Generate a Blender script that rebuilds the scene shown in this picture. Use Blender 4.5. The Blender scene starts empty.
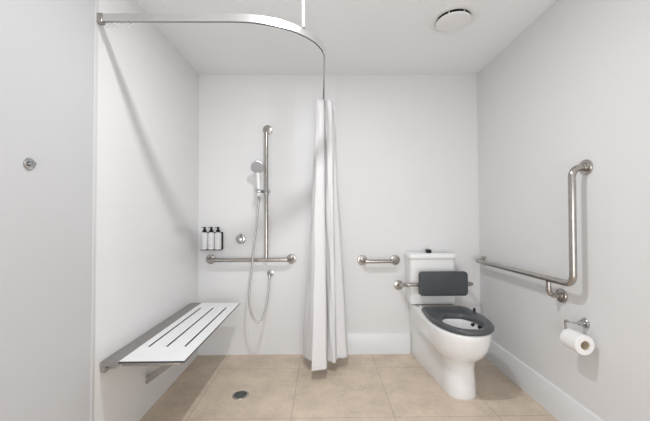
import bpy, bmesh, math, random
from mathutils import Vector, Matrix
random.seed(4)
PI = math.pi
SC = bpy.context.scene
C = SC.collection
# ---------------------------------------------------------------- room dimensions (metres)
XL, XR, W, H, YR = -1.037, 1.327, 2.670, 2.3545, -1.9
YS = 1.4616                      # where the tiled shower wall starts on the left


# ---------------------------------------------------------------- materials
def mat(name, col, rough=0.5, metal=0.0, **k):
    m = bpy.data.materials.new(name)
    m.use_nodes = True
    b = m.node_tree.nodes['Principled BSDF']
    b.inputs['Base Color'].default_value = (*col, 1)
    b.inputs['Roughness'].default_value = rough
    b.inputs['Metallic'].default_value = metal
    for kk, v in k.items():
        b.inputs[kk.replace('_', ' ')].default_value = v
    return m


def nodes(m):
    nt = m.node_tree
    return nt, nt.nodes['Principled BSDF'], nt.links


def add_noise(m, c1, c2, scale, detail=4, bump=0.0, bscale=200, bdist=0.001, stretch=(1, 1, 1)):
    nt, b, L = nodes(m)
    tc = nt.nodes.new('ShaderNodeTexCoord')
    mp = nt.nodes.new('ShaderNodeMapping')
    mp.inputs['Scale'].default_value = stretch
    L.new(tc.outputs['Object'], mp.inputs['Vector'])
    n = nt.nodes.new('ShaderNodeTexNoise')
    n.inputs['Scale'].default_value = scale
    n.inputs['Detail'].default_value = detail
    L.new(mp.outputs[0], n.inputs['Vector'])
    r = nt.nodes.new('ShaderNodeValToRGB')
    r.color_ramp.elements[0].position = .35
    r.color_ramp.elements[1].position = .65
    r.color_ramp.elements[0].color = (*c1, 1)
    r.color_ramp.elements[1].color = (*c2, 1)
    L.new(n.outputs['Fac'], r.inputs['Fac'])
    L.new(r.outputs['Color'], b.inputs['Base Color'])
    if bump:
        n2 = nt.nodes.new('ShaderNodeTexNoise')
        n2.inputs['Scale'].default_value = bscale
        L.new(mp.outputs[0], n2.inputs['Vector'])
        bp = nt.nodes.new('ShaderNodeBump')
        bp.inputs['Strength'].default_value = bump
        bp.inputs['Distance'].default_value = bdist
        L.new(n2.outputs['Fac'], bp.inputs['Height'])
        L.new(bp.outputs['Normal'], b.inputs['Normal'])
    return m


def tile_mat(name, axes, off, w, h, c1, c2, grout, mortar, rough, floor=False, shift=0.0):
    """Straight-laid tiles: brick texture on two world axes."""
    m = mat(name, c1, rough)
    nt, b, L = nodes(m)
    g = nt.nodes.new('ShaderNodeNewGeometry')
    s = nt.nodes.new('ShaderNodeSeparateXYZ')
    L.new(g.outputs['Position'], s.inputs[0])
    cmb = nt.nodes.new('ShaderNodeCombineXYZ')
    for i, a in enumerate(axes):
        ad = nt.nodes.new('ShaderNodeMath')
        ad.operation = 'SUBTRACT'
        ad.inputs[1].default_value = off[i] - 40 * (w, h)[i]
        L.new(s.outputs[a], ad.inputs[0])
        L.new(ad.outputs[0], cmb.inputs[i])
    br = nt.nodes.new('ShaderNodeTexBrick')
    br.offset = shift
    br.inputs['Scale'].default_value = 1
    br.inputs['Brick Width'].default_value = w
    br.inputs['Row Height'].default_value = h
    br.inputs['Mortar Size'].default_value = mortar
    br.inputs['Mortar Smooth'].default_value = .3
    br.inputs['Color1'].default_value = (*c1, 1)
    br.inputs['Color2'].default_value = (*c2, 1)
    br.inputs['Mortar'].default_value = (*grout, 1)
    L.new(cmb.outputs[0], br.inputs['Vector'])
    if floor:
        n = nt.nodes.new('ShaderNodeTexNoise')
        n.inputs['Scale'].default_value = 5
        n.inputs['Detail'].default_value = 8
        n.inputs['Roughness'].default_value = .65
        L.new(g.outputs['Position'], n.inputs['Vector'])
        n3 = nt.nodes.new('ShaderNodeTexNoise')
        n3.inputs['Scale'].default_value = 45
        n3.inputs['Detail'].default_value = 4
        L.new(g.outputs['Position'], n3.inputs['Vector'])
        ad = nt.nodes.new('ShaderNodeMath')
        ad.operation = 'MULTIPLY_ADD'
        ad.inputs[1].default_value = .35
        L.new(n3.outputs['Fac'], ad.inputs[0])
        L.new(n.outputs['Fac'], ad.inputs[2])
        mr = nt.nodes.new('ShaderNodeMapRange')
        mr.inputs['From Min'].default_value = .42
        mr.inputs['From Max'].default_value = .95
        mr.inputs['To Min'].default_value = .74
        mr.inputs['To Max'].default_value = 1.14
        L.new(ad.outputs[0], mr.inputs['Value'])
        mx = nt.nodes.new('ShaderNodeMix')
        mx.data_type = 'RGBA'
        mx.blend_type = 'MULTIPLY'
        mx.inputs['Factor'].default_value = 1
        L.new(br.outputs['Color'], mx.inputs['A'])
        L.new(mr.outputs['Result'], mx.inputs['B'])
        L.new(mx.outputs['Result'], b.inputs['Base Color'])
    else:
        L.new(br.outputs['Color'], b.inputs['Base Color'])
    bp = nt.nodes.new('ShaderNodeBump')
    bp.invert = True
    bp.inputs['Strength'].default_value = .25
    bp.inputs['Distance'].default_value = .001
    L.new(br.outputs['Fac'], bp.inputs['Height'])
    L.new(bp.outputs['Normal'], b.inputs['Normal'])
    return m


WT = (.80, .79, .785)
M = {}
M['tile_back'] = tile_mat('white_wall_tile_back', 'XZ', (-.437, .0), .6, .3, (.81, .81, .814), (.802, .802, .806), (.765, .765, .768), .0014, .38)
M['tile_left'] = tile_mat('white_wall_tile_left', 'YZ', (.87, .0), .6, .3, (.805, .80, .80), (.798, .793, .793), (.77, .765, .765), .0013, .13)
M['floor'] = tile_mat('beige_floor_tile', 'XY', (.408, 1.828), .589, .592, (.72, .595, .475), (.70, .58, .46), (.46, .37, .285), .0022, .42, floor=True)
M['paint'] = add_noise(mat('white_wall_paint', WT, .55), (.765, .762, .762), (.775, .772, .772), 3, bump=.05, bscale=300)
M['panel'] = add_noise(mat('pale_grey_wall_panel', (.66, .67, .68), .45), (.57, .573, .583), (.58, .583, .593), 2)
M['trim'] = add_noise(mat('pale_grey_trim', (.66, .665, .67), .45), (.655, .66, .665), (.665, .67, .675), 2)
M['ceiling'] = add_noise(mat('ceiling_paint', (.90, .90, .90), .7), (.895, .91, .925), (.905, .92, .935), 2)
M['base'] = add_noise(mat('skirting_gloss_white', (.8, .8, .81), .3), (.79, .80, .81), (.80, .81, .82), 4)
M['steel'] = add_noise(mat('satin_stainless_steel', (.5, .48, .455), .24, 1.0), (.42, .395, .37), (.47, .445, .42), 30, stretch=(1, 1, 1))
M['steel_dark'] = add_noise(mat('brushed_steel_frame', (.42, .4, .385), .42, 1.0), (.405, .385, .37), (.44, .42, .405), 40)
M['chrome'] = add_noise(mat('polished_chrome', (.5, .5, .51), .1, 1.0), (.48, .48, .49), (.52, .52, .53), 10)
M['alu'] = add_noise(mat('satin_aluminium', (.8, .8, .79), .34, 1.0), (.78, .78, .775), (.82, .82, .815), 20)
M['white_plastic'] = add_noise(mat('white_plastic', (.85, .85, .85), .35), (.84, .84, .84), (.86, .86, .86), 5)
M['bench'] = add_noise(mat('white_bench_laminate', (.93, .93, .93), .35), (.925, .925, .93), (.935, .935, .94), 6)
M['ceramic'] = add_noise(mat('white_glazed_ceramic', (.86, .86, .855), .12, Coat_Weight=.3, Coat_Roughness=.05), (.855, .855, .85), (.865, .865, .86), 3)
M['char'] = add_noise(mat('charcoal_seat_plastic', (.075, .08, .085), .32), (.072, .077, .083), (.082, .087, .093), 12)
M['pad'] = add_noise(mat('charcoal_pad_vinyl', (.06, .064, .068), .5), (.056, .06, .065), (.064, .068, .073), 14, bump=.1, bscale=500)
M['black'] = add_noise(mat('black_plastic', (.012, .012, .013), .5, Specular_IOR_Level=.3), (.008, .008, .009), (.012, .012, .013), 30)
M['dark'] = add_noise(mat('dark_recess', (.03, .03, .03), .7), (.026, .026, .026), (.034, .034, .034), 30)
M['drain'] = add_noise(mat('tarnished_drain_steel', (.16, .175, .165), .4, .7), (.13, .145, .138), (.20, .215, .2), 60)
M['paper'] = add_noise(mat('toilet_paper', (.87, .86, .85), .9), (.86, .85, .84), (.88, .87, .86), 40, bump=.3, bscale=250)
M['card'] = add_noise(mat('cardboard_core', (.72, .63, .48), .9), (.70, .60, .45), (.75, .66, .51), 60)
M['bottle'] = add_noise(mat('white_bottle_plastic', (.86, .86, .87), .3), (.855, .855, .865), (.865, .865, .875), 8)
M['print'] = add_noise(mat('grey_label_print', (.45, .45, .46), .6), (.43, .43, .44), (.47, .47, .48), 60)
M['hose'] = mat('steel_shower_hose', (.56, .55, .53), .25, 1.0)
nt, b, L = nodes(M['hose'])
tc = nt.nodes.new('ShaderNodeTexCoord')
wv = nt.nodes.new('ShaderNodeTexWave')
wv.bands_direction = 'Z'
wv.inputs['Scale'].default_value = 90
L.new(tc.outputs['Object'], wv.inputs['Vector'])
bpn = nt.nodes.new('ShaderNodeBump')
bpn.inputs['Strength'].default_value = .3
bpn.inputs['Distance'].default_value = .001
L.new(wv.outputs['Fac'], bpn.inputs['Height'])
L.new(bpn.outputs['Normal'], b.inputs['Normal'])
# curtain: thin white fabric that lets some light through
M['curtain'] = mat('white_curtain_fabric', (.95, .945, .95), .8)
nt, b, L = nodes(M['curtain'])
tc = nt.nodes.new('ShaderNodeTexCoord')
vor = nt.nodes.new('ShaderNodeTexVoronoi')
vor.inputs['Scale'].default_value = 60
L.new(tc.outputs['Object'], vor.inputs['Vector'])
bpn = nt.nodes.new('ShaderNodeBump')
bpn.inputs['Strength'].default_value = .18
bpn.inputs['Distance'].default_value = .002
L.new(vor.outputs['Distance'], bpn.inputs['Height'])
L.new(bpn.outputs['Normal'], b.inputs['Normal'])
tr = nt.nodes.new('ShaderNodeBsdfTranslucent')
tr.inputs['Color'].default_value = (.95, .945, .95, 1)
ms = nt.nodes.new('ShaderNodeMixShader')
ms.inputs[0].default_value = .30
out = nt.nodes['Material Output']
L.new(b.outputs[0], ms.inputs[1])
L.new(tr.outputs[0], ms.inputs[2])
L.new(ms.outputs[0], out.inputs['Surface'])
M['glider'] = mat('clear_glider_plastic', (.9, .88, .86), .2, Transmission_Weight=.6)


# ---------------------------------------------------------------- mesh helpers
def smooth(bm, ang=38):
    for f in bm.faces:
        f.smooth = True
    for e in bm.edges:
        if len(e.link_faces) == 2 and e.calc_face_angle(0) > math.radians(ang):
            e.smooth = False


def obj(name, bm, m, parent=None, ang=38, recalc=True):
    if recalc:
        bmesh.ops.recalc_face_normals(bm, faces=bm.faces)
    smooth(bm, ang)
    me = bpy.data.meshes.new(name)
    bm.to_mesh(me)
    bm.free()
    ml = m if isinstance(m, list) else [m]
    for x in ml:
        me.materials.append(M[x])
    o = bpy.data.objects.new(name, me)
    C.objects.link(o)
    if parent is not None:
        o.parent = parent
        o.matrix_parent_inverse = Matrix.Translation(-parent.location)
    return o


def thing(name, label, cat, loc, group=None):
    o = bpy.data.objects.new(name, None)
    o.empty_display_size = .05
    o.location = loc
    C.objects.link(o)
    return tag(o, label, cat, group)


def tag(o, label, cat, group=None):
    o['label'] = label
    o['category'] = cat
    if group:
        o['group'] = group
    return o


def struct(name, bm, m):
    o = obj(name, bm, m)
    o['kind'] = 'structure'
    return o


def box(bm, x0, x1, y0, y1, z0, z1, bev=0, seg=2, mi=0):
    vs = [bm.verts.new((x, y, z)) for x in (x0, x1) for y in (y0, y1) for z in (z0, z1)]
    q = [(0, 1, 3, 2), (4, 6, 7, 5), (0, 4, 5, 1), (2, 3, 7, 6), (0, 2, 6, 4), (1, 5, 7, 3)]
    fs = [bm.faces.new([vs[i] for i in f]) for f in q]
    for f in fs:
        f.material_index = mi
    bmesh.ops.recalc_face_normals(bm, faces=fs)
    if bev:
        es = list({e for f in fs for e in f.edges})
        bmesh.ops.bevel(bm, geom=es, offset=bev, segments=seg, profile=.5, affect='EDGES')
    return bm


def frame_of(ax):
    ax = Vector(ax).normalized()
    t = Vector((0, 0, 1)) if abs(ax.z) < .9 else Vector((1, 0, 0))
    u = ax.cross(t).normalized()
    v = ax.cross(u).normalized()
    return ax, u, v


def lathe(bm, prof, org, ax, n=40, cap0=True, cap1=True):
    """prof: list of (radius, distance along axis)."""
    ax, u, v = frame_of(ax)
    org = Vector(org)
    rings = []
    for r, d in prof:
        if r < 1e-6:
            rings.append([bm.verts.new(org + ax * d)])
        else:
            rings.append([bm.verts.new(org + ax * d + u * (r * math.cos(2 * PI * i / n)) + v * (r * math.sin(2 * PI * i / n))) for i in range(n)])
    for a, b in zip(rings, rings[1:]):
        for i in range(n):
            j = (i + 1) % n
            if len(a) == 1 and len(b) == 1:
                continue
            if len(a) == 1:
                bm.faces.new((a[0], b[i], b[j]))
            elif len(b) == 1:
                bm.faces.new((a[i], b[0], a[j]))
            else:
                bm.faces.new((a[i], b[i], b[j], a[j]))
    if cap0 and len(rings[0]) > 1:
        bm.faces.new(rings[0])
    if cap1 and len(rings[-1]) > 1:
        bm.faces.new(rings[-1])
    return bm


def fillet(pts, rad, seg=8):
    pts = [Vector(p) for p in pts]
    out = [pts[0]]
    for i in range(1, len(pts) - 1):
        a, p, b = pts[i - 1], pts[i], pts[i + 1]
        d1, d2 = (a - p), (b - p)
        l1, l2 = d1.length, d2.length
        d1.normalize(); d2.normalize()
        ang = d1.angle(d2)
        if ang > PI - .02:
            out.append(p)
            continue
        t = min(rad / math.tan(ang / 2), l1 * .49 if i > 1 else l1 * .95, l2 * .49 if i < len(pts) - 2 else l2 * .95)
        r = t * math.tan(ang / 2)
        c = p + (d1 + d2).normalized() * (r / math.sin(ang / 2))
        s, e = p + d1 * t - c, p + d2 * t - c
        tot = s.angle(e)
        axn = s.cross(e).normalized()
        for k in range(seg + 1):
            out.append(c + Matrix.Rotation(tot * k / seg, 3, axn) @ s)
    out.append(pts[-1])
    return out


def catmull(pts, per=6):
    P = [Vector(p) for p in pts]
    P = [P[0] * 2 - P[1]] + P + [P[-1] * 2 - P[-2]]
    o = []
    for i in range(1, len(P) - 2):
        for k in range(per):
            t = k / per
            a, b, c, d = P[i - 1:i + 3]
            o.append(.5 * ((2 * b) + (c - a) * t + (2 * a - 5 * b + 4 * c - d) * t * t + (3 * b - a - 3 * c + d) * t ** 3))
    o.append(P[-2])
    return o


def sweep(bm, pts, prof, up=None, cap=True):
    """Sweep a closed 2-D profile [(side, up)] along pts (parallel transport, or a fixed up)."""
    pts = [Vector(p) for p in pts]
    tans = []
    for i in range(len(pts)):
        a = pts[max(i - 1, 0)]
        b = pts[min(i + 1, len(pts) - 1)]
        tans.append((b - a).normalized())
    if up is None:
        _, u, v = frame_of(tans[0])
    rings = []
    for i, (p, t) in enumerate(zip(pts, tans)):
        if up is not None:
            v = Vector(up)
            u = t.cross(v).normalized()
        else:
            u = (u - t * u.dot(t)).normalized()
            v = t.cross(u).normalized()
        rings.append([bm.verts.new(p + u * a + v * b) for a, b in prof])
    n = len(prof)
    for a, b in zip(rings, rings[1:]):
        for i in range(n):
            j = (i + 1) % n
            bm.faces.new((a[i], a[j], b[j], b[i]))
    if cap:
        bm.faces.new(rings[0])
        bm.faces.new(rings[-1])
    return bm


def tube(bm, pts, r, rad=0, n=20, seg=10):
    if rad:
        pts = fillet(pts, rad, seg)
    return sweep(bm, pts, [(r * math.cos(2 * PI * i / n), r * math.sin(2 * PI * i / n)) for i in range(n)])


def flange_bm(org, ax, r=.04, t=.011, neck=.021):
    bm = bmesh.new()
    return lathe(bm, [(r, 0), (r, t * .55), (r * .94, t * .9), (r * .85, t), (neck + .004, t), (neck, t + .002), (neck, t + .009), (neck - .003, t + .011), (neck - .006, t + .011)], org, ax)


B = bmesh.new
GAP = .0006

# ---------------------------------------------------------------- the setting
t = .1
struct('floor', box(B(), XL - t, XR + t, YR - t, W + t, -.1, 0), 'floor')
struct('ceiling', box(B(), XL - t, XR + t, YR - t, W + t, H, H + .1), 'ceiling')
bm = B()
XT = .12                                     # tiles stop behind the curtain, painted beyond
box(bm, XL - t, XT, W, W + t, 0, H, mi=0)
box(bm, XT, XR + t, W, W + t, 0, H, mi=1)
struct('wall_back', bm, ['tile_back', 'paint'])
struct('wall_right', box(B(), XR, XR + t, YR, W, 0, H), 'paint')
struct('wall_left', box(B(), XL - t, XL, YS, W, 0, H), 'tile_left')
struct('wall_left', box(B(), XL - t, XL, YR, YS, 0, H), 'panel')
struct('wall_front', box(B(), XL - t, XR + t, YR - t, YR, 0, H), 'paint')
struct('trim_1', box(B(), XL, XL + .0025, YS - .022, YS, 0, H, .0008), 'trim')


def skirting(pts_a, pts_b, nrm):
    """profile: flat board with a rounded top"""
    bm = B()
    hb, th = .1726, .013
    prof = [(0, 0), (th, 0), (th, hb - .009), (th - .003, hb - .003), (th - .008, hb), (0, hb)]
    ra = [bm.verts.new(Vector(pts_a) + Vector(nrm) * a + Vector((0, 0, z))) for a, z in prof]
    rb = [bm.verts.new(Vector(pts_b) + Vector(nrm) * a + Vector((0, 0, z))) for a, z in prof]
    for i in range(6):
        j = (i + 1) % 6
        bm.faces.new((ra[i], ra[j], rb[j], rb[i]))
    bm.faces.new(ra); bm.faces.new(rb)
    return bm


struct('baseboard_right', skirting((XR, YR, 0), (XR, W, 0), (-1, 0, 0)), 'base')
struct('baseboard_back', skirting((XT + .01, W, 0), (.727, W, 0), (0, -1, 0)), 'base')
struct('baseboard_back.001', skirting((1.036, W, 0), (XR - .0135, W, 0), (0, -1, 0)), 'base')

# ---------------------------------------------------------------- fold-down shower bench
M['core_edge'] = add_noise(mat('dark_laminate_core', (.06, .058, .055), .5), (.055, .053, .05), (.065, .063, .06), 30)
t_ = thing('shower_bench', 'white slotted fold-down shower bench on steel frame along tiled left wall', 'bench', (-1.0, 2.0, .46))
bx0, bx1, by0, by1, bz0, bz1 = -.949, -.645, 1.497, 2.508, .466, .475
slots = [(-.906, -.895), (-.813, -.802), (-.719, -.708)]
sy0, sy1 = 1.665, 2.372
bm = B()
xs = [bx0] + [v for s in slots for v in s] + [bx1]
ys = [by0, sy0, sy1, by1]
solid = {}
for i in range(len(xs) - 1):
    for j in range(3):
        solid[i, j] = not (i % 2 == 1 and j == 1)
V = {}


def gv(i, j, k):
    if (i, j, k) not in V:
        V[i, j, k] = bm.verts.new((xs[i], ys[j], (bz0, bz1)[k]))
    return V[i, j, k]


for (i, j), s in solid.items():
    if not s:
        continue
    bm.faces.new((gv(i, j, 1), gv(i + 1, j, 1), gv(i + 1, j + 1, 1), gv(i, j + 1, 1)))
    bm.faces.new((gv(i, j, 0), gv(i, j + 1, 0), gv(i + 1, j + 1, 0), gv(i + 1, j, 0)))
    for di, dj, e in ((-1, 0, ((0, 0), (0, 1))), (1, 0, ((1, 1), (1, 0))), (0, -1, ((1, 0), (0, 0))), (0, 1, ((0, 1), (1, 1)))):
        if not solid.get((i + di, j + dj), False):
            a, c = e
            bm.faces.new((gv(i + a[0], j + a[1], 0), gv(i + c[0], j + c[1], 0), gv(i + c[0], j + c[1], 1), gv(i + a[0], j + a[1], 1))).material_index = 1
obj('seat_board', bm, ['bench', 'core_edge'], t_)
# steel frame under the board: rim along both long sides, both ends and two cross bars
bm = B()
zf0, zf1 = .446, .4658
box(bm, bx0 + .004, bx1 - .020, by0 + .016, by0 + .041, zf0, zf1, .002)
box(bm, bx0 + .004, bx1 - .020, by1 - .033, by1 - .008, zf0, zf1, .002)
box(bm, bx1 - .045, bx1 - .020, by0 + .041, by1 - .033, zf0, zf1, .002)
for a_, b_ in slots:
    box(bm, a_ - .008, b_ + .008, by0 + .041, by1 - .041, zf0 + .012, zf1, .001)  # bars added below the slots to stop light passing and darken them
for y in (1.66, 2.38):
    box(bm, bx0 + .004, bx1 - .045, y - .02, y + .02, zf0 + .004, zf1, .002)
obj('frame', bm, 'steel_dark', t_)
# back channel against the wall, top face level with the board
bm = B()
prof = [(-1.034, .452), (-.955, .452), (-.9505, .455), (-.9505, .472), (-.953, .4755), (-1.028, .4755), (-1.034, .471)]
ra = [bm.verts.new((x, 1.497, z)) for x, z in prof]
rb = [bm.verts.new((x, 2.512, z)) for x, z in prof]
for i in range(len(prof)):
    j = (i + 1) % len(prof)
    bm.faces.new((ra[i], ra[j], rb[j], rb[i]))
bm.faces.new(ra); bm.faces.new(rb)
obj('back_channel', bm, 'steel_dark', t_)
bm = B()
tube(bm, [(-1.019, 1.499, .4365), (-1.019, 2.50, .4365)], .0148)
obj('hinge_tube', bm, 'steel', t_)
for x, z in ((-.985, .446), (-.966, .448)):
    bm = lathe(B(), [(.008, 0), (.008, .005), (.0055, .006), (.0055, .011), (.003, .012)], (x, 1.5045, z), (0, -1, 0), 6)
    obj('hinge_bolt', bm, 'steel_dark', t_)
for y in (1.905, 2.26):
    bm = B()
    a, c = Vector((-1.022, y, .196)), Vector((-.715, y, .418))
    d = (c - a).normalized()
    n = Vector((-d.z, 0, d.x))
    sweep(bm, [a, c], [(-.02, -.017), (.02, -.017), (.02, .017), (-.02, .017)], up=n)
    o = obj('support_strut', bm, 'steel_dark', t_)
    bm = box(B(), XL + GAP, XL + .012, y - .020, y + .020, .172, .208, .003)
    obj('strut_bracket', bm, 'steel_dark', o)

# ---------------------------------------------------------------- grab rail behind the shower: inverted T
yb = W - .07
t_ = thing('grab_rail', 'inverted T-shaped steel grab rail under the hand shower on tiled wall', 'grab rail', (-.46, W, .8), 'steel grab rails')
bm = tube(B(), [(-.931, W - .010, .795), (-.931, yb, .795), (-.258, yb, .795), (-.258, W - .010, .795)], .016, .045)
obj('horizontal_bar', bm, 'steel', t_)
bm = tube(B(), [(-.456, yb, .8095), (-.456, yb, 1.881), (-.456, W - .010, 1.881)], .016, .045)
obj('vertical_bar', bm, 'steel', t_)
for x, z in ((-.931, .795), (-.258, .795), (-.456, 1.881)):
    obj('wall_flange', flange_bm((x, W - GAP, z), (0, -1, 0)), 'steel', t_)
# sliding holder on the vertical bar
bm = lathe(B(), [(.0165, -.022), (.021, -.022), (.0225, -.019), (.0225, .019), (.021, .022), (.0165, .022)], (-.456, yb, 1.353), (0, 0, 1), 28, False, False)
sl = obj('slider', bm, 'chrome', t_)
bm = lathe(B(), [(.012, .020), (.016, .022), (.016, .034), (.013, .037)], (-.456, yb, 1.353), (.55, -.83, 0), 20)
obj('slider_knob', bm, 'chrome', sl)
bm = tube(B(), [(-.478, yb - .004, 1.353), (-.497, 2.566, 1.353)], .012)
box(bm, -.532, -.488, 2.522, 2.565, 1.340, 1.367, .006)
obj('holder_cup', bm, 'chrome', sl)

# ---------------------------------------------------------------- hand shower with hose
t_ = thing('hand_shower', 'round grey hand shower with long looping steel hose in rail holder', 'shower head', (-.51, 2.54, 1.36))
hc = Vector((-.516, 2.535, 1.545))
ax = Vector((.08, -.93, -.36)).normalized()
bm = lathe(B(), [(.018, -.022), (.040, -.018), (.050, -.009), (.0525, 0), (.051, .005), (.047, .006)], hc, ax, 44)
obj('head', bm, 'chrome', t_)
bm = lathe(B(), [(.0465, .0062), (.0465, .0085), (.044, .0095), (0, .0105)], hc, ax, 44)
M['spray'] = add_noise(mat('grey_spray_face', (.42, .42, .43), .5), (.37, .37, .38), (.46, .46, .47), 120)
o = obj('spray_face', bm, 'spray', t_)
bm = B()
_, u, v = frame_of(ax)
for r, n in ((.012, 6), (.024, 12), (.036, 18)):
    for i in range(n):
        p = hc + ax * .0098 + u * (r * math.cos(2 * PI * i / n)) + v * (r * math.sin(2 * PI * i / n))
        lathe(bm, [(.0022, 0), (.0018, .002)], p, ax, 6)
obj('nozzles', bm, 'dark', o)
hp = catmull([(-.516, 2.553, 1.512), (-.514, 2.556, 1.47), (-.510, 2.550, 1.42), (-.507, 2.545, 1.36), (-.505, 2.543, 1.315)], 6)
bm = B()
n = 18
rr = [.013 + .003 * math.sin(PI * i / (len(hp) - 1)) for i in range(len(hp))]
rings = []
for p, r in zip(hp, rr):
    rings.append([bm.verts.new(p + Vector((r * math.cos(2 * PI * i / n), r * math.sin(2 * PI * i / n), 0))) for i in range(n)])
for a, c in zip(rings, rings[1:]):
    for i in range(n):
        bm.faces.new((a[i], a[(i + 1) % n], c[(i + 1) % n], c[i]))
bm.faces.new(rings[0]); bm.faces.new(rings[-1])
obj('handle', bm, 'white_plastic', t_)
bm = lathe(B(), [(.011, 0), (.0125, .004), (.0115, .034), (.008, .038)], (-.505, 2.543, 1.315), (0, 0, -1), 20)
obj('hose_nut', bm, 'chrome', t_)
hose = [(-.505, 2.543, 1.285), (-.512, 2.538, 1.20), (-.522, 2.532, 1.08), (-.538, 2.525, .95), (-.550, 2.515, .80), (-.566, 2.50, .62), (-.570, 2.485, .50), (-.552, 2.474, .41),
        (-.526, 2.470, .353), (-.497, 2.472, .335), (-.472, 2.482, .355), (-.450, 2.505, .42), (-.437, 2.545, .51), (-.433, 2.594, .58), (-.434, 2.620, .632)]
obj('hose', tube(B(), catmull(hose, 8), .0078, 0, 14), 'hose', t_)
# wall outlet of the hose
t_ = thing('hose_outlet', 'small round chrome wall outlet feeding the shower hose below the rail', 'water outlet', (-.434, W, .69))
obj('cover_plate', flange_bm((-.434, W - GAP, .676), (0, -1, 0), .029, .008, .016), 'chrome', t_)
bm = tube(B(), [(-.434, W - .012, .676), (-.434, 2.620, .676), (-.434, 2.620, .636)], .011, .018)
obj('elbow', bm, 'chrome', t_)

# ---------------------------------------------------------------- mixer
t_ = thing('shower_mixer', 'round chrome mixer tap on tiled wall right of the bottles', 'tap', (-.681, W, .962))
obj('wall_plate', lathe(B(), [(.041, 0), (.041, .004), (.038, .007), (.024, .009)], (-.681, W - GAP, .962), (0, -1, 0)), 'chrome', t_)
obj('body', lathe(B(), [(.022, .0092), (.022, .040), (.019, .046), (.008, .049), (0, .050)], (-.681, W, .962), (0, -1, 0)), 'chrome', t_)
bm = B()
sweep(bm, [(-.678, W - .041, .977), (-.669, W - .052, .998), (-.663, W - .060, 1.006)], [(.006 * math.cos(i * PI / 5), .004 * math.sin(i * PI / 5)) for i in range(10)])
obj('lever', bm, 'steel_dark', t_)

# ---------------------------------------------------------------- bottle holder and three bottles
yc = 2.632
cx = (-.9710, -.9155, -.8600)
t_ = thing('bottle_holder', 'black wall bracket holding three white pump bottles', 'bottle holder', (-.91, W, .87))
bm = box(B(), -.997, -.8315, W - .006, W - GAP, .875, 1.022, .001)
obj('back_plate', bm, 'black', t_)
bm = box(B(), -.997, -.8315, yc - .026, W - .0062, .875, .880, .001)
obj('shelf', bm, 'black', t_)
bm = box(B(), -.8325, -.827, 2.645, W - .0062, .8805, 1.022, .001)
obj('side_plate', bm, 'black', t_)
bm = B()
for x0, x1 in ((-.9425, -.9345), (-.8875, -.8795)):
    box(bm, x0, x1, yc + .0272, W - .0062, .90, 1.005)
box(bm, -.995, -.8327, yc + .0272, W - .0062, 1.005, 1.017, .001)
obj('retaining_bar', bm, 'black', t_)


BZ = .8806


def bottle(label, x):
    r = thing('pump_bottle', label, 'bottle', (x, yc, .8805), 'pump bottles in the black holder')
    obj('bottle_body', lathe(B(), [(.024, 0), (.0263, .002), (.0268, .006), (.0268, .122), (.025, .134), (.017, .140), (.0135, .142)], (x, yc, BZ), (0, 0, 1), 32), 'bottle', r)
    bm = lathe(B(), [(.0170, .1422), (.0170, .150), (.0145, .157), (.008, .170), (.0065, .172)], (x, yc, BZ), (0, 0, 1), 24)
    obj('collar', bm, 'black', r)
    bm = lathe(B(), [(.0065, .1722), (.010, .174), (.010, .182), (.007, .185)], (x, yc, BZ), (0, 0, 1), 20)
    box(bm, x - .024, x - .004, yc - .012, yc - .005, BZ + .177, BZ + .1815, .0015)
    obj('pump_head', bm, 'black', r)
    bm = B()

    def arcbar(a0, a1, z0, z1):
        R = .02705
        n = 3
        lo = [bm.verts.new((x + R * math.sin(a0 + (a1 - a0) * i / n), yc - R * math.cos(a0 + (a1 - a0) * i / n), z0)) for i in range(n + 1)]
        hi = [bm.verts.new((x + R * math.sin(a0 + (a1 - a0) * i / n), yc - R * math.cos(a0 + (a1 - a0) * i / n), z1)) for i in range(n + 1)]
        for i in range(n):
            bm.faces.new((lo[i], lo[i + 1], hi[i + 1], hi[i]))
    a = -.42
    for k in range(6):                         # the brand line, too small to read
        w_ = .09
        arcbar(a, a + w_, .975, .9785)
        a += w_ + .055
    obj('brand_print', bm, 'print', r, recalc=False)
    bm = B()
    for z, hw in ((.915, .28), (.909, .22), (.898, .08)):
        arcbar(-hw, hw, z, z + .0016)
    obj('label_print', bm, 'print', r, recalc=False)
    return r


bottle('white bottle with black pump, leftmost of three nearest the room corner', cx[0])
bottle('white bottle with black pump, middle one in the black wall holder', cx[1])
bottle('white bottle with black pump, rightmost beside the holder\'s side plate', cx[2])

# ---------------------------------------------------------------- short grab rail between curtain and toilet
t_ = thing('grab_rail', 'short horizontal steel grab rail on back wall between curtain and cistern', 'grab rail', (.473, W, .78), 'steel grab rails')
obj('bar', tube(B(), [(.335, W - .010, .779), (.335, yb, .777), (.611, yb, .777), (.611, W - .010, .779)], .016, .040), 'steel', t_)
for x in (.335, .611):
    obj('wall_flange', flange_bm((x, W - GAP, .780), (0, -1, 0), .042), 'steel', t_)

# ---------------------------------------------------------------- L-shaped grab rail on the right wall
xb = XR - .075
t_ = thing('grab_rail', 'long L-shaped steel grab rail on right wall above the toilet paper', 'grab rail', (XR, 1.9, .8), 'steel grab rails')
obj('bar', tube(B(), [(XR - .010, 1.572, 1.384), (xb, 1.572, 1.384), (xb, 1.578, .797), (xb, 2.585, .781), (XR - .010, 2.585, .781)], .0165, .048), 'steel', t_)
obj('support_stem', tube(B(), [(xb, 1.752, .778), (xb, 1.752, .700), (XR - .010, 1.752, .700)], .0125, .036), 'steel', t_)
for y, z in ((1.572, 1.384), (2.585, .781), (1.752, .700)):
    obj('wall_flange', flange_bm((XR - GAP, y, z), (-1, 0, 0), .039), 'steel', t_)

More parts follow.
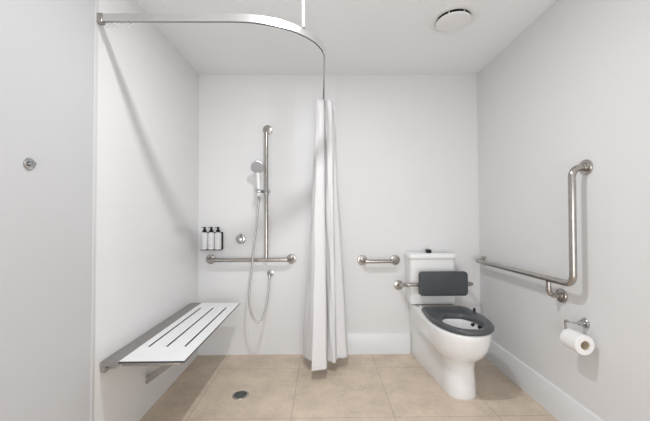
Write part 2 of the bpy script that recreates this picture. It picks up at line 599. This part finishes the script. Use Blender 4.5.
# ---------------------------------------------------------------- toilet
TX = .891
t_ = thing('toilet', 'white ceramic toilet with charcoal seat standing against the back wall', 'toilet', (TX, W, 0))


def dring(wr, wf, F, lf, ns=8, na=36, p=2.3):
    pts = []
    yf = F - lf
    for i in range(ns):
        s = i / ns
        s2 = s * s * (3 - 2 * s) * .35 + s * .65
        pts.append((-(wr + (wf - wr) * s2), .002 + (yf - .002) * s))
    for i in range(na + 1):
        a = PI - PI * i / na
        c, s = math.cos(a), math.sin(a)
        pts.append((wf * math.copysign(abs(c) ** (2 / p), c), yf + lf * abs(s) ** (2 / p)))
    for i in range(ns - 1, -1, -1):
        x, y = pts[i]
        pts.append((-x, y))
    return pts


def ellring(cx, cy, a, b, like, pf=2.0, pr=2.0):
    out = []
    for x, y in like:
        th = math.atan2((y - cy) / b, (x - cx) / a)
        c, s = math.cos(th), math.sin(th)
        p = pf if s > 0 else pr
        out.append((cx + a * math.copysign(abs(c) ** (2 / p), c), cy + b * math.copysign(abs(s) ** (2 / p), s)))
    return out


def loft(bm, rings, cap0=True, cap1=True):
    R = [[bm.verts.new((TX + x, W - y, z)) for x, y in pts] for z, pts in rings]
    n = len(R[0])
    for a, c in zip(R, R[1:]):
        for i in range(n):
            j = (i + 1) % n
            bm.faces.new((a[i], a[j], c[j], c[i]))
    if cap0:
        bm.faces.new(R[0])
    if cap1:
        bm.faces.new(R[-1])
    return R


lv = [(0, .150, .100, .683, .13), (.012, .153, .103, .687, .13), (.07, .153, .099, .683, .13), (.14, .153, .096, .678, .13), (.185, .154, .097, .676, .135), (.215, .156, .105, .686, .15),
      (.24, .157, .122, .708, .185), (.262, .159, .145, .738, .22), (.29, .162, .163, .768, .265), (.325, .165, .175, .790, .29), (.37, .167, .182, .804, .30), (.40, .168, .186, .812, .305), (.428, .169, .187, .815, .305), (.436, .167, .185, .813, .305), (.4395, .162, .180, .808, .30)]
rings = [(z, dring(wr, wf, F, lf)) for z, wr, wf, F, lf in lv]
top = rings[-1][1]
e1 = ellring(-.003, .635, .124, .150, top)
rings += [(.4395, e1), (.434, ellring(-.003, .635, .120, .146, top)), (.38, ellring(-.003, .635, .116, .140, top)), (.32, ellring(0, .625, .095, .12, top)), (.26, ellring(0, .59, .055, .08, top)), (.235, ellring(0, .58, .03, .05, top))]
bm = B()
loft(bm, rings)
obj('pan', bm, 'ceramic', t_, 50)
# seat: thick flat ring with a wide straight back edge
SX = .012


def sring(d):
    pts = []
    yr, F, hw = .278 + d, .822 - d, .190 - d
    lf, rc = .315 - d, .055
    N1 = 12
    for i in range(N1 + 1):                        # rounded rear left corner
        a = -PI / 2 - (PI / 2) * i / N1
        pts.append((-(hw - .016 - rc) + rc * math.cos(a) * 1.0, yr + rc + rc * math.sin(a)))
    for i in range(49):
        a = PI - PI * i / 48
        c, s = math.cos(a), math.sin(a)
        pts.append((hw * math.copysign(abs(c) ** (2 / 2.3), c), F - lf + lf * abs(s) ** (2 / 2.3)))
    for i in range(N1, -1, -1):
        x, y = pts[i]
        pts.append((-x, y))
    return [(x + SX, y) for x, y in pts]


o0, o1, o2 = sring(.006), sring(0), sring(.012)
mid = sring(.03)
bm = B()
ecx, ecy = -.003, .630
R = [(.441, sring(.012)), (.444, o0), (.452, o1), (.462, o1), (.469, o0), (.4735, o2), (.4745, mid),
     (.4725, ellring(ecx, ecy, .126, .164, mid, 2.25, 2.2)), (.468, ellring(ecx, ecy, .118, .156, mid, 2.25, 2.2)), (.460, ellring(ecx, ecy, .113, .151, mid, 2.25, 2.2)), (.449, ellring(ecx, ecy, .111, .149, mid, 2.25, 2.2)), (.441, ellring(ecx, ecy, .113, .151, mid, 2.25, 2.2))]
rr = loft(bm, R, False, False)
n = len(rr[0])
for i in range(n):
    j = (i + 1) % n
    bm.faces.new((rr[-1][i], rr[-1][j], rr[0][j], rr[0][i]))
seat = obj('seat', bm, 'char', t_, 60)
for x, y in ((.952, 2.030), (.974, 1.985)):
    bm = lathe(B(), [(.008, 0), (.011, .002), (.011, .014), (.007, .017)], (x + .012, y, .452), (-.9, -.45, -.05), 14)
    obj('seat_buffer', bm, 'black', seat)
bm = lathe(B(), [(.009, 0), (.009, .034), (.006, .038)], (1.068, 2.235, .458), (0, 0, 1), 14)
obj('hinge_pin', bm, 'black', seat)
# cistern
cxl, cxr = .693, 1.052
bm = B()
yfr = W - .170
vs = []
prof = [(cxl + .008, yfr + .012, .443), (cxl, yfr, .812)]
N = 10


def rrect(x0, x1, y0, y1, r):
    p = []
    for (cx_, cy_, a0) in ((x0 + r, y0 + r, PI), (x1 - r, y0 + r, 1.5 * PI), (x1 - .004, y1 - .004, 0), (x0 + .004, y1 - .004, .5 * PI)):
        rad = r if cy_ == y0 + r else .004
        for k in range(7):
            a = a0 + PI / 2 * k / 6
            p.append((cx_ + rad * math.cos(a), cy_ + rad * math.sin(a)))
    return p


def rloft(bm, lev):
    R = [[bm.verts.new((x, y, z)) for x, y in rrect(*a)] for z, a in lev]
    for a, c in zip(R, R[1:]):
        for i in range(len(a)):
            j = (i + 1) % len(a)
            bm.faces.new((a[i], a[j], c[j], c[i]))
    bm.faces.new(R[0]); bm.faces.new(R[-1])
    return bm


yw = W - .002
rloft(bm, [(.4495, (cxl + .008, cxr - .006, yfr + .014, yw, .02)), (.453, (cxl + .005, cxr - .003, yfr + .010, yw, .022)), (.70, (cxl + .002, cxr - .001, yfr + .003, yw, .024)), (.8065, (cxl, cxr, yfr, yw, .024))])
obj('cistern', bm, 'ceramic', t_)
bm = B()
lx0, lx1, ly0 = .685, 1.060, W - .181
rloft(bm, [(.807, (lx0 + .007, lx1 - .007, ly0 + .007, yw, .024)), (.810, (lx0 + .002, lx1 - .002, ly0 + .002, yw, .026)), (.815, (lx0, lx1, ly0, yw, .027)), (.832, (lx0, lx1, ly0, yw, .027)), (.840, (lx0 + .003, lx1 - .003, ly0 + .003, yw, .026)), (.845, (lx0 + .011, lx1 - .011, ly0 + .011, yw, .02))])
lid = obj('cistern_lid', bm, 'ceramic', t_)
bm = rloft(B(), [(.440, (.74, 1.03, W - .20, yw, .03)), (.4488, (.745, 1.025, W - .195, yw, .03))])
obj('cistern_gasket', bm, 'steel_dark', t_)
bm = box(B(), .853, .889, 2.575, 2.625, .8453, .872, .004)
fb = obj('flush_button', bm, 'black', t_)
bm = box(B(), .866, .886, 2.579, 2.621, .8722, .8755, .0015)
obj('button_key', bm, 'steel_dark', fb)

# ---------------------------------------------------------------- toilet backrest
t_ = thing('back_support', 'charcoal padded backrest on steel tube in front of toilet cistern', 'backrest', (.91, W, .57))
yp = 2.425
bm = B()
px0, px1, pz0, pz1, rc = .740, 1.112, .536, .720, .026
pp = []
for cx_, cz_, a0 in ((px0 + rc, pz0 + rc, PI), (px1 - rc, pz0 + rc, 1.5 * PI), (px1 - rc, pz1 - rc, 0), (px0 + rc, pz1 - rc, .5 * PI)):
    for k in range(9):
        a = a0 + PI / 2 * k / 8
        pp.append((cx_ + rc * math.cos(a), cz_ + rc * math.sin(a)))
mx, mz = (px0 + px1) / 2, (pz0 + pz1) / 2
R = []
for d, y in ((.010, yp + .028), (.003, yp + .026), (0, yp + .020), (0, yp - .001), (.002, yp - .006), (.006, yp - .009), (.014, yp - .0105)):
    fx, fz = 1 - d / (mx - px0), 1 - d / (mz - pz0)
    R.append([bm.verts.new((mx + (x - mx) * fx, y, mz + (z - mz) * fz)) for x, z in pp])
for a, c in zip(R, R[1:]):
    for i in range(len(a)):
        j = (i + 1) % len(a)
        bm.faces.new((a[i], a[j], c[j], c[i]))
bm.faces.new(R[0]); bm.faces.new(R[-1])
obj('pad', bm, 'pad', t_)
ytb = yp + .042
obj('support_tube', tube(B(), [(.639, W - .010, .570), (.641, ytb, .613), (1.172, ytb, .614), (1.172, W - .010, .597)], .0150, .038), 'steel', t_)
for x, z in ((.639, .569), (1.172, .597)):
    obj('wall_flange', flange_bm((x, W - GAP, z), (0, -1, 0), .040, .011, .019), 'steel', t_)
for x in (.83, 1.0):
    bm = box(B(), x - .02, x + .02, yp + .0282, yp + .034, .575, .625, .002)
    obj('pad_bracket', bm, 'steel_dark', t_)

# ---------------------------------------------------------------- toilet paper holder and roll
xr_ = 1.257
t_ = thing('toilet_roll_holder', 'bent chrome toilet paper holder on right wall under the L-shaped rail', 'toilet roll holder', (XR, 1.612, .6))
obj('wall_flange', lathe(B(), [(.0245, 0), (.0245, .006), (.021, .010), (.012, .011), (.012, .034), (.009, .037), (.006, .037)], (XR - GAP, 1.598, .600), (-1, 0, 0), 30), 'chrome', t_)
obj('arm', tube(B(), [(XR - .034, 1.598, .600), (xr_ - .006, 1.602, .602), (xr_ - .004, 1.638, .604), (xr_, 1.638, .538), (xr_, 1.53, .538)], .0056, .010, 12, 6), 'chrome', t_)
t_ = thing('toilet_roll', 'white toilet paper roll hanging on the chrome holder', 'toilet roll', (xr_, 1.59, .516))
bm = B()
rc_, ro = .0225, .0475
ya, yb_ = 1.520, 1.622
zc = .5195
lathe(bm, [(rc_, 0), (ro - .003, 0), (ro, .003), (ro, yb_ - ya - .003), (ro - .003, yb_ - ya), (rc_, yb_ - ya)], (xr_, ya, zc), (0, 1, 0), 48, False, False)
obj('paper', bm, 'paper', t_)
bm = lathe(B(), [(rc_ - .0002, .001), (rc_ - .0002, yb_ - ya - .001), (rc_ - .0022, yb_ - ya - .001), (rc_ - .0022, .001), (rc_ - .0002, .001)], (xr_, ya, zc), (0, 1, 0), 36, False, False)
obj('core', bm, 'card', t_)

# ---------------------------------------------------------------- curtain rail
RZ0, RZ1, RY, RX, RR, RU = 2.054, 2.090, 1.465, .017, .335, .43
t_ = thing('curtain_rail', 'curved aluminium shower curtain rail hung below the ceiling', 'curtain rail', (-.5, RY, RZ1))
path = [(XL + .012, RY, RZ0), (RX - RU, RY, RZ0)]
for k in range(1, 25):
    a = -PI / 2 + PI / 2 * k / 24
    path.append((RX - RU + RU * math.cos(a), RY + RR + RR * math.sin(a), RZ0))
path.append((RX, W - .012, RZ0))
hw, hh, g, th = .008, RZ1 - RZ0, .0035, .002
prof = [(-hw, 0), (-hw, hh), (hw, hh), (hw, 0), (g, 0), (g, th), (hw - th, th), (hw - th, hh - th), (-hw + th, hh - th), (-hw + th, th), (-g, th), (-g, 0)]
obj('track', sweep(B(), path, prof, up=(0, 0, 1)), 'alu', t_)
bm = box(B(), XL + GAP, XL + .026, RY - .014, RY + .014, RZ0 - .010, RZ1 + .001, .004)
obj('wall_bracket', bm, 'steel', t_)
bm = box(B(), RX - .014, RX + .014, W - .026, W - GAP, RZ0 - .008, RZ1 + .004, .004)
obj('wall_bracket', bm, 'steel', t_)
rx, ry = -.089, 1.567
bm = tube(B(), [(rx, ry, RZ1 + .001), (rx, ry, H - .001)], .0065)
hr = obj('hanger_rod', bm, 'white_plastic', t_)
bm = lathe(B(), [(.012, 0), (.012, .030), (.0075, .036)], (rx, ry, RZ1 + .0008), (0, 0, 1), 20)
obj('rod_socket', bm, 'alu', hr)


def glider(p, d):
    bm = B()
    x, y = p
    box(bm, x - .003, x + .003, y - .003, y + .003, RZ0 - .008, RZ0 - .0005, .001)
    c = Vector((x, y, RZ0 - .016))
    ring = [c + Vector((.008 * math.cos(a) * d[0], .008 * math.cos(a) * d[1], .008 * math.sin(a))) for a in [2 * PI * i / 14 for i in range(15)]]
    tube(bm, ring, .0013, 0, 6)
    return obj('glider', bm, 'glider', t_)


for i in range(6):
    glider((-.995 + .022 * i, RY), (1, 0))

# ---------------------------------------------------------------- shower curtain, bunched by the back wall
bot = [(-.075, 2.213), (-.022, 2.226), (.027, 2.246), (.022, 2.330), (-.035, 2.345), (-.098, 2.375), (-.118, 2.41), (-.158, 2.478), (-.112, 2.498), (-.015, 2.450), (.036, 2.372), (.066, 2.340), (.093, 2.336), (.101, 2.390), (.116, 2.412), (.150, 2.408), (.186, 2.432), (.188, 2.490), (.120, 2.540)]
topp = [(-.036, 2.352), (-.008, 2.338), (.014, 2.352), (.017, 2.366), (-.014, 2.378), (-.040, 2.394), (-.043, 2.414), (-.036, 2.434), (-.004, 2.420), (.022, 2.386), (.036, 2.362), (.058, 2.352), (.080, 2.364), (.074, 2.440), (.050, 2.468), (.060, 2.494), (.092, 2.506), (.094, 2.540), (.030, 2.566)]
tp = catmull([(x, y, 0) for x, y in topp], 9)
bp_ = catmull([(x, y, 0) for x, y in bot], 9)
NZ = 60
zt, zb = 2.034, .08
bm = B()
nU = len(tp)
grid = []
for k in range(NZ + 1):
    v = k / NZ
    e = v ** 1.15
    row = []
    for i in range(nU):
        p = tp[i].lerp(bp_[i], e)
        u = i / (nU - 1)
        drop = .020 * abs(math.sin(u * PI * 7)) * (1 - v) ** 8
        if u > .83:
            drop += .075 * ((u - .83) / .17) * (1 - v) ** 3
        z = zt + (zb - zt) * v - drop
        wob = .0022 * math.sin(v * 11 + i * .35) + .0016 * math.sin(v * 23 - i * .55)
        row.append(bm.verts.new((p.x + wob, p.y + .6 * wob, z)))
    grid.append(row)
for k in range(NZ):
    for i in range(nU - 1):
        bm.faces.new((grid[k][i], grid[k][i + 1], grid[k + 1][i + 1], grid[k + 1][i]))
cur = obj('shower_curtain', bm, 'curtain', None, 80)
tag(cur, 'white fabric shower curtain hanging bunched in folds from the rail', 'curtain')
md = cur.modifiers.new('thick', 'SOLIDIFY')
md.thickness = .0012
# hem: a doubled band along the lower edge
bm = B()
fr, bk = [], []
for k in (0, 1):
    z = zb - .0015 + .020 * k
    e = ((zt - z) / (zt - zb))
    e = min(1.0, e) ** 1.15
    row = []
    for i in range(nU):
        p = tp[i].lerp(bp_[i], e)
        v = min(1.0, (zt - z) / (zt - zb))
        wob = .0022 * math.sin(v * 11 + i * .35) + .0016 * math.sin(v * 23 - i * .55)
        row.append(bm.verts.new((p.x + wob, p.y + .6 * wob, z)))
    fr.append(row)
for i in range(nU - 1):
    bm.faces.new((fr[0][i], fr[0][i + 1], fr[1][i + 1], fr[1][i]))
hem = obj('hem', bm, 'curtain', cur, 80)
md = hem.modifiers.new('thick', 'SOLIDIFY')
md.thickness = .0030
md.offset = 0

# ---------------------------------------------------------------- floor drain
t_ = thing('floor_drain', 'round dark steel drain grate set in the beige floor', 'drain', (-.53, 2.07, 0))
dc = (-.53, 2.07, 0)
obj('drain_ring', lathe(B(), [(.041, .0004), (.041, .003), (.048, .0032), (.0515, .002), (.052, .0004)], dc, (0, 0, 1), 48, False, False), 'steel', t_)
obj('drain_well', lathe(B(), [(.0408, .0004), (.0408, .0008), (0, .0008)], dc, (0, 0, 1), 40), 'dark', t_)
bm = B()
for r0, r1 in ((.034, .0405), (.0225, .029), (.011, .0175), (0.0, .006)):
    if r0:
        lathe(bm, [(r0, .0009), (r0, .003), (r1, .003), (r1, .0009)], dc, (0, 0, 1), 40, False, False)
    else:
        lathe(bm, [(r1, .0009), (r1, .003), (0, .003)], dc, (0, 0, 1), 24, False, False)
for k in range(6):
    a = PI * k / 3
    d = Vector((math.cos(a), math.sin(a), 0))
    sweep(bm, [Vector(dc) + d * .004 + Vector((0, 0, .0019)), Vector(dc) + d * .038 + Vector((0, 0, .0019))], [(-.002, -.0009), (.002, -.0009), (.002, .0009), (-.002, .0009)], up=(0, 0, 1))
obj('drain_grate', bm, 'drain', t_)

# ---------------------------------------------------------------- ceiling exhaust vent
t_ = thing('ceiling_vent', 'round white exhaust vent with disc cover on the ceiling', 'vent', (.805, 1.92, H))
vc = (.808, 1.905, H - GAP)
obj('outer_ring', lathe(B(), [(.146, 0), (.143, .002), (.128, .006), (.110, .009), (.099, .008), (.094, .002)], vc, (0, 0, -1), 56, False, False), 'white_plastic', t_)
obj('throat', lathe(B(), [(.0935, .0005), (.0935, .002), (0, .002)], vc, (0, 0, -1), 40, False, False), 'dark', t_)
vd = obj('disc_cover', lathe(B(), [(.094, .020), (.100, .022), (.101, .025), (.097, .030), (.065, .033), (0, .034)], vc, (0, 0, -1), 56, True, False), 'white_plastic', t_)
for a in (.9, 3.0, 5.1, 4.05):
    x, y = vc[0] + .086 * math.cos(a), vc[1] + .086 * math.sin(a)
    bm = box(B(), x - .003, x + .003, y - .003, y + .003, H - .0208, H - .003)
    obj('spacer', bm, 'white_plastic', vd)

# ---------------------------------------------------------------- coat hook
hk = (XL + GAP, 1.128, 1.334)
t_ = thing('coat_hook', 'small round chrome coat hook on grey panel at far left', 'hook', hk)
obj('back_plate', lathe(B(), [(.021, 0), (.0215, .003), (.019, .006), (.008, .0065)], hk, (1, 0, 0), 36), 'chrome', t_)
obj('peg', lathe(B(), [(.007, .0066), (.0065, .010), (.009, .012), (.010, .015), (.009, .018), (0, .0195)], hk, (1, 0, .1), 28), 'chrome', t_)

# ---------------------------------------------------------------- lights: one ceiling lamp, plus added fill lights


def disc(name, loc, size, power, col=(1, .97, .94)):
    l = bpy.data.lights.new(name, 'AREA')
    l.shape = 'DISK'
    l.size = size
    l.energy = power
    l.color = col
    o = bpy.data.objects.new(name, l)
    o.location = loc
    C.objects.link(o)
    return o


disc('ceiling_disc_light', (-.02, 1.25, H - .004), .065, 11, (.97, .985, 1))
disc('ceiling_disc_light', (.1, -.75, H - .004), .45, 4, (.97, .985, 1))  # broad soft fill added behind the camera to flatten the lighting
# unseen soft fill added at the rear wall to even out the light
wl = bpy.data.lights.new('rear_fill', 'AREA')
wl.shape = 'RECTANGLE'
wl.size, wl.size_y = 1.9, 1.3
wl.energy = 25
wl.color = (.95, .975, 1)
wo = bpy.data.objects.new('rear_fill', wl)
wo.location = (.145, YR + .01, .70)
wo.rotation_euler = (PI / 2, 0, 0)
C.objects.link(wo)
w = bpy.data.worlds.new('World')
SC.world = w
w.use_nodes = True
w.node_tree.nodes['Background'].inputs['Color'].default_value = (.9, .95, 1, 1)
w.node_tree.nodes['Background'].inputs['Strength'].default_value = .2

# ---------------------------------------------------------------- camera (17.6 mm lens, tipped up 1.2 degrees)
f, p, y, r = 317.0442, .0216, -.0094, .0052
Rz = Matrix.Rotation(y, 3, 'Z')
Rx = Matrix.Rotation(p, 3, 'X')
Ry = Matrix.Rotation(r, 3, 'Y')
R = Rz @ Rx @ Ry
Xc, Yc, Zc = R.col[0], R.col[1], R.col[2]
cd = bpy.data.cameras.new('camera')
cd.sensor_width = 36
cd.lens = f * 36 / 650
cd.clip_start = .02
co = bpy.data.objects.new('camera', cd)
mw = Matrix(((Xc[0], Zc[0], -Yc[0], 0), (Xc[1], Zc[1], -Yc[1], 0), (Xc[2], Zc[2], -Yc[2], 1.1401), (0, 0, 0, 1)))
co.matrix_world = mw
C.objects.link(co)
SC.camera = co
vs_ = SC.view_settings
vs_.view_transform = 'Standard'
vs_.look = 'None'
vs_.gamma = 1
vs_.use_curve_mapping = False
vs_.exposure = 0.63
